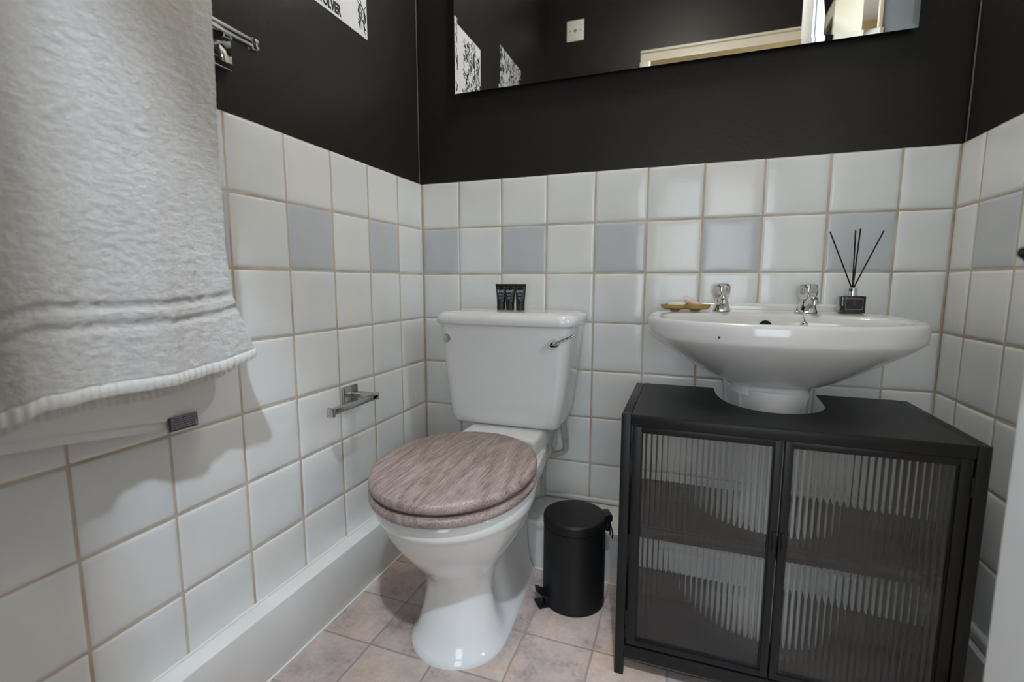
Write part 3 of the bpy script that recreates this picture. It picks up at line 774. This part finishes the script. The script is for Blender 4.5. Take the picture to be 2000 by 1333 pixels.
def cut_panel(z0, z1, x0, x1, y0, y1):
    bm = bmesh.new()
    cp = smooth_path([(a, b, 0) for a, b in cutp], 4)
    poly = [(x0, y1)] + [(p.x, p.y) for p in cp] + [(x1, y1), (x1, y0), (x0, y0)]
    lo = [bm.verts.new((x, y, z0)) for x, y in poly]; hi = [bm.verts.new((x, y, z1)) for x, y in poly]
    fa = bm.faces.new(lo); fb = bm.faces.new(hi)
    for i in range(len(poly)):
        j = (i+1) % len(poly); bm.faces.new((lo[i], lo[j], hi[j], hi[i]))
    bmesh.ops.triangulate(bm, faces=[fa, fb])
    return bm
bm = cut_panel(ct-.004, ct, cx0+.0205, cx1-.0205, cyf, cyb)
box(bm, cx0+.0205, cx1-.0205, cyf, cyf+.015, ct-.024, ct-.003, bev=.001)
obj('top_panel', bm, 'black_metal', CB, angle=30)
for y_ in (cyf+.002, cyb-.016):
    obj('bottom_rail', newbox(cx0+.0195, cx1-.0195, y_, y_+.014, .041, .070, bev=.001), 'black_metal', CB)
obj('bottom_panel', cut_panel(.066, .070, cx0+.0195, cx1-.0195, cyf+.014, cyb-.002), 'black_metal', CB, angle=30)
bm = cut_panel(.318, .322, cx0+.010, cx1-.010, cyf+.03, cyb-.002)
box(bm, cx0+.010, cx1-.010, cyf+.03, cyf+.042, .312, .334, bev=.001)
obj('shelf', bm, 'black_metal', CB, angle=30)
# doors
def fluted(x0, x1, z0, z1, y, n, parent):
    bm = bmesh.new(); k = 8; pts = []
    p = (x1-x0)/n
    for i in range(n):
        for j in range(k):
            t = j/k; h = math.sin(pi*t)
            pts.append((x0 + p*(i+t), y - .0012 - .0019*h))
    pts.append((x1, y-.0012))
    f0 = [bm.verts.new((a, b, z0)) for a, b in pts]; f1 = [bm.verts.new((a, b, z1)) for a, b in pts]
    b0 = [bm.verts.new((a, y+.0018, z0)) for a, b in pts]; b1 = [bm.verts.new((a, y+.0018, z1)) for a, b in pts]
    for i in range(len(pts)-1):
        bm.faces.new((f0[i], f0[i+1], f1[i+1], f1[i])); bm.faces.new((b0[i+1], b0[i], b1[i], b1[i+1]))
        bm.faces.new((f0[i+1], f0[i], b0[i], b0[i+1])); bm.faces.new((f1[i], f1[i+1], b1[i+1], b1[i]))
    bm.faces.new((f0[0], f1[0], b1[0], b0[0])); bm.faces.new((f0[-1], b0[-1], b1[-1], f1[-1]))
    return obj('fluted_pane', bm, 'glass', parent, angle=60)
def cab_door(x0, x1, gx0, gx1, hx_, hinge_x):
    z0, z1, gz0, gz1 = .0755, .5655, .087, .5535
    d = bmesh.new()
    fy0, fy1 = cyf+.001, cyf+.015
    box(d, x0, gx0, fy0, fy1, z0, z1, bev=.0012); box(d, gx1, x1, fy0, fy1, z0, z1, bev=.0012)
    box(d, gx0-.002, gx1+.002, fy0, fy1, z0, gz0, bev=.0012); box(d, gx0-.002, gx1+.002, fy0, fy1, gz1, z1, bev=.0012)
    # inner beads
    box(d, gx0-.001, gx0+.0025, fy0+.004, fy1, gz0, gz1); box(d, gx1-.0025, gx1+.001, fy0+.004, fy1, gz0, gz1)
    box(d, gx0, gx1, fy0+.004, fy1, gz0-.001, gz0+.0025); box(d, gx0, gx1, fy0+.004, fy1, gz1-.0025, gz1+.001)
    door_ = obj('cabinet_door', d, 'black_metal', CB)
    # sub-parts
    g = fluted(gx0+.001, gx1-.001, gz0+.001, gz1-.001, fy0+.0085, 23, None)
    g.parent = door_; g.matrix_parent_inverse = Matrix.Identity(4)
    hb = bmesh.new(); box(hb, hx_-.0022, hx_+.0022, fy0-.006, fy0+.001, .345, .385, bev=.001)
    h = obj('door_pull', hb, 'black_metal'); h.parent = door_
    for z in (.12, .50):
        hb = bmesh.new(); tube(hb, [(hinge_x, fy0, z), (hinge_x, fy0, z+.035)], .0028, 10)
        h = obj('hinge', hb, 'black_metal'); h.parent = door_
    return door_
cd1 = cab_door(.7715, 1.0465, .7895, 1.0325, 1.0405, .7700)
cd2 = cab_door(1.0495, 1.3290, 1.0625, 1.3115, 1.0555, 1.3305)
for d in (cd1, cd2):
    for c in d.children:
        c.matrix_parent_inverse = Matrix.Translation(Vector(CB.location)*0)
# a magnetic catch between the doors
bm = newbox(.985, 1.045, cyf+.004, cyf+.018, .5665, .569); obj('door_catch', bm, 'satin_chrome', CB)
# ------------------------------------------------------------------ pedal bin
PB = tag(empty('pedal_bin', (.606, -.277, 0)), 'small matt black cylindrical pedal bin between the toilet and the cabinet', 'bin')
c = (.6065, -.277, 0); R0 = .0835
bm = bmesh.new(); lathe(bm, [(.0815, 0), (R0, .002), (R0, .012), (R0-.0008, .0135), (R0-.0008, .2155), (R0-.0035, .217), (R0-.004, .2185)], c, 72); obj('bin_body', bm, 'black_bin', PB)
bm = bmesh.new(); lathe(bm, [(R0-.002, .2175), (R0+.0002, .2185), (R0+.0002, .238), (R0-.001, .2412), (R0-.004, .2434), (R0-.010, .2442), (.03, .2455), (.005, .2457)], c, 72); obj('bin_lid', bm, 'black_bin', PB)
bm = bmesh.new(); box(bm, -.020, .020, .072, .100, .222, .243, bev=.004, seg=3); box(bm, -.016, .016, .084, .0965, .195, .224, bev=.003)
tube(bm, [(-.014, .095, .216), (-.014, .102, .19), (-.010, .103, .172), (.010, .103, .172), (.014, .102, .19), (.014, .095, .216)], .002, 8)
hg = obj('bin_hinge', bm, 'black_plastic', PB); hg.parent = PB; hg.matrix_parent_inverse = Matrix.Identity(4); hg.rotation_euler = (0, 0, math.radians(-65))
bm = bmesh.new()
vs = [(-.022, -.074, .024), (.022, -.074, .024), (.024, -.104, .040), (.004, -.112, .0435), (-.024, -.104, .040)]
lo = [bm.verts.new(v) for v in vs]; hi = [bm.verts.new((v[0], v[1], v[2]+.004)) for v in vs]
bm.faces.new(lo[::-1]); bm.faces.new(hi)
for i in range(5): bm.faces.new((lo[i], lo[(i+1) % 5], hi[(i+1) % 5], hi[i]))
box(bm, -.012, .012, -.086, -.070, .006, .028, bev=.002)
pd = obj('pedal', bm, 'black_plastic', PB); pd.matrix_parent_inverse = Matrix.Identity(4); pd.rotation_euler = (0, 0, math.radians(-52))
bm = newbox(-.020, .020, -.108, -.070, .001, .006, bev=.002)
pf = obj('foot_plate', bm, 'black_plastic', PB); pf.matrix_parent_inverse = Matrix.Identity(4); pf.rotation_euler = (0, 0, math.radians(-52))

# ------------------------------------------------------------------ toilet roll holder
RH = tag(empty('toilet_roll_holder', (0, -.415, .55)), 'empty square chrome toilet roll holder on the left tiled wall', 'roll holder')
obj('wall_plate', newbox(.0, .010, -.450, -.392, .520, .578, bev=.002), 'satin_chrome', RH)
obj('arm', newbox(.009, .078, -.418, -.398, .5435, .5595, bev=.0015), 'satin_chrome', RH)
bm = newbox(.062, .078, -.5705, -.398, .5410, .5540, bev=.0012); box(bm, .060, .080, -.5775, -.5695, .5360, .5580, bev=.001); box(bm, .060, .080, -.3995, -.3935, .5390, .5590, bev=.001)
obj('roll_bar', bm, 'satin_chrome', RH)

# ------------------------------------------------------------------ towel rail and towels
TR = tag(empty('towel_rail', (0, -.76, 1.32)), 'square chrome towel rail on the left wall holding white towels', 'towel rail')
obj('wall_plate', newbox(-.006, .010, -.795, -.733, 1.268, 1.330, bev=.003), 'chrome', TR)
obj('wall_plate', newbox(-.006, .010, -1.375, -1.313, 1.268, 1.330, bev=.003), 'chrome', TR)
obj('arm', newbox(.009, .068, -.800, -.782, 1.295, 1.313, bev=.001), 'chrome', TR)
obj('arm', newbox(.009, .068, -1.362, -1.344, 1.295, 1.313, bev=.001), 'chrome', TR)
bm = newbox(.060, .072, -1.40, -.742, 1.300, 1.316, bev=.001); box(bm, .0595, .0725, -.742, -.727, 1.298, 1.318, bev=.001)
obj('rail_bar', bm, 'chrome', TR)

def towel_edge(z):      # y of the right-hand edge of the front fall
    P_ = [(1.33, -.846), (1.30, -.849), (1.15, -.855), (.914, -.854), (.845, -.848), (.815, -.842), (.76, -.826), (.72, -.812), (.60, -.80)]
    for (za, ya), (zb_, yb_) in zip(P_, P_[1:]):
        if zb_ <= z <= za: return ya + (yb_-ya)*(za-z)/(za-zb_)
    return P_[0][1] if z > 1.33 else P_[-1][1]
def zb_of(y):
    P_ = [(-1.45, .675), (-1.30, .676), (-1.17, .684), (-1.13, .698), (-1.03, .697), (-.95, .697), (-.88, .703), (-.812, .720), (-.70, .72)]
    for (ya, za), (yb_, zb_) in zip(P_, P_[1:]):
        if ya <= y <= yb_: return za + (zb_-za)*(y-ya)/(yb_-ya)
    return .70
def folds(y, z, k=1.0):
    d = (1.32 - z)/.6
    f = .0065*math.sin((y+.98)*2*pi/.150 + .9*math.sin(z*5) + z*2.4)*(.35+.65*d)
    f += .0014*math.sin((y+.9)*2*pi/.047 + z*5)*(.2+.8*d)
    f += .003*noise.noise(Vector((y*14, z*9, 2)))
    return f*k
def towel_strip(name, parent, rows_z, y1fun, y0, xfun, thick, m, nu=150, zfun=None):
    bm = bmesh.new(); g = []; g2 = []
    for z in rows_z:
        r = []; r2_ = []
        for i in range(nu+1):
            t = i/nu
            zz0 = z if not zfun else z
            y = y1fun(z if z > .70 else .70) * (1-t) + y0*t
            zz = zfun(z, y) if zfun else z
            x = xfun(y, zz, z)
            r.append(bm.verts.new((x, y, zz))); r2_.append(bm.verts.new((x-thick, y, zz)))
        g.append(r); g2.append(r2_)
    nr = len(rows_z)
    for a in range(nr-1):
        for i in range(nu):
            bm.faces.new((g[a][i], g[a+1][i], g[a+1][i+1], g[a][i+1]))
            bm.faces.new((g2[a][i+1], g2[a+1][i+1], g2[a+1][i], g2[a][i]))
        bm.faces.new((g[a][0], g2[a][0], g2[a+1][0], g[a+1][0])); bm.faces.new((g[a][nu], g[a+1][nu], g2[a+1][nu], g2[a][nu]))
    for i in range(nu):
        bm.faces.new((g[0][i+1], g2[0][i+1], g2[0][i], g[0][i])); bm.faces.new((g[-1][i], g2[-1][i], g2[-1][i+1], g[-1][i+1]))
    return obj(name, bm, m, parent, angle=70)
TW = tag(empty('bath_towel', (.08, -1.1, 1.33)), 'thick white terry towel hanging over the rail in front', 'towel')
ZTOP = 1.352
def xf_front(y, zz, z):
    top = max(0, (z-1.315)/(ZTOP-1.315))
    x = .1000 - .028*(1-math.sqrt(max(0, 1-min(1, top)**2)))
    # woven bands
    fz = zz - (zb_of(y) - .700)
    for zc, w_ in ((.828, .0055), (.800, .0055)):
        q = abs(fz-zc)/w_
        if q < 1.6: x -= .0034*max(0, 1-(q/1.6)**2)
    x += folds(y, z)*(1 if z < 1.30 else max(0, (ZTOP-z)/.05))
    x += .0013*noise.noise(Vector((y*70 + zz*22, zz*110, 1))) + .0011*noise.noise(Vector((y*210, zz*210, 5)))
    return x
def zf_front(z, y):
    if z > .90: return z
    t = (0.90-z)/(0.90-.70)
    return .90 - t*(.90-zb_of(y))
rz_ = [ZTOP, 1.350, 1.347, 1.342, 1.336, 1.328, 1.318] + [1.31 - .0028*i for i in range(0, 212)]
rz_ = [z for z in rz_ if z > .722] + [.722, .7195]
towel_strip('front_fall', TW, rz_, towel_edge, -1.42, xf_front, 0.009, 'towel', nu=240, zfun=zf_front)
# ribbed hem
def xf_hem(y, zz, z):
    t = (z-.70)/.02
    return .1005 + folds(y, .70) + .0022*math.sin(pi*min(1, max(0, t))) + .0011*math.sin(y*2*pi/.0115)
towel_strip('hem', TW, [.7185, .716, .713, .709, .705, .702, .700], towel_edge, -1.42, xf_hem, .009, 'towel_flat', nu=400, zfun=zf_front)
# over the rail and down the wall side
bm = bmesh.new(); g = []
prof = [(.0720, ZTOP-.002), (.066, ZTOP), (.058, ZTOP-.003), (.050, ZTOP-.012), (.044, ZTOP-.030), (.041, 1.29)] + [(.040 + .002*math.sin(k), 1.29-.05*k) for k in range(1, 12)] + [(.043, .70), (.046, .682)]
for px, pz in prof:
    r = []
    for i in range(121):
        y = -.856 + (-1.42+.856)*i/120 if pz > .8 else (-.856 + .038*(.8-pz)/.12) + (-1.42+.856)*i/120
        zz = pz if pz > .75 else pz + (zb_of(y)-.705)*.9
        r.append(bm.verts.new((px + folds(y, pz, .35), y, zz)))
    g.append(r)
for a in range(len(g)-1):
    for i in range(120): bm.faces.new((g[a][i], g[a+1][i], g[a+1][i+1], g[a][i+1]))
o = obj('back_fall', bm, 'towel', TW, angle=80)
sm = o.modifiers.new('thick', 'SOLIDIFY'); sm.thickness = .006; sm.offset = 0
def xf_bh(y, zz, z): return .0640 + folds(y, .7, .5) + .0011*math.sin(y*2*pi/.011)
towel_strip('back_hem', TW, [.712, .706, .700, .694, .690], lambda z: -.822, -1.42, xf_bh, .006, 'towel_flat', nu=380, zfun=lambda z, y: z + (zb_of(y)-.712))
# thin towel underneath with a care tag
TN = tag(empty('thin_towel', (.055, -1.1, .7)), 'thin white cloth hanging below the terry towel, with a dark care tag', 'towel')
def th_bot(y):
    P_ = [(-1.45, .655), (-1.155, .640), (-1.08, .632), (-.945, .612), (-.900, .617), (-.872, .626), (-.858, .640), (-.8515, .662), (-.80, .69)]
    for (ya, za), (yb_, zb_) in zip(P_, P_[1:]):
        if ya <= y <= yb_: return za + (zb_-za)*(y-ya)/(yb_-ya)
    return .68
def thin_sheet(name, x0, dz_, y1):
    return towel_strip(name, TN, [1.0 - .02*i for i in range(21)], lambda z: y1, -1.42, lambda y, zz, z: x0 + .003*math.sin(y*22+z*9) , .0025, 'towel_thin', nu=120,
        zfun=lambda z, y: 1.0 - (1.0-z)/.4*(1.0-(th_bot(y)+dz_)))
thin_sheet('cloth_layer', .0500, 0.0, -.8515)
thin_sheet('cloth_layer', .0565, .016, -.8600)
bm = newbox(.0585, .0595, -.949, -.8985, .609, .633)
tg = obj('care_tag', bm, 'tag', TN, smooth=False); tg['label'] = 'dark grey woven care tag with pale print'
bm = bmesh.new()
for k in range(6):
    z = .6125 + k*.0036; y = -.945
    while y < -.903:
        w_ = random.uniform(.002, .006); box(bm, .0595, .0599, y, y+w_, z, z+.0015); y += w_+.0012
o = obj('tag_print', bm, 'print', None, smooth=False); o.parent = tg; o.matrix_parent_inverse = Matrix.Identity(4)
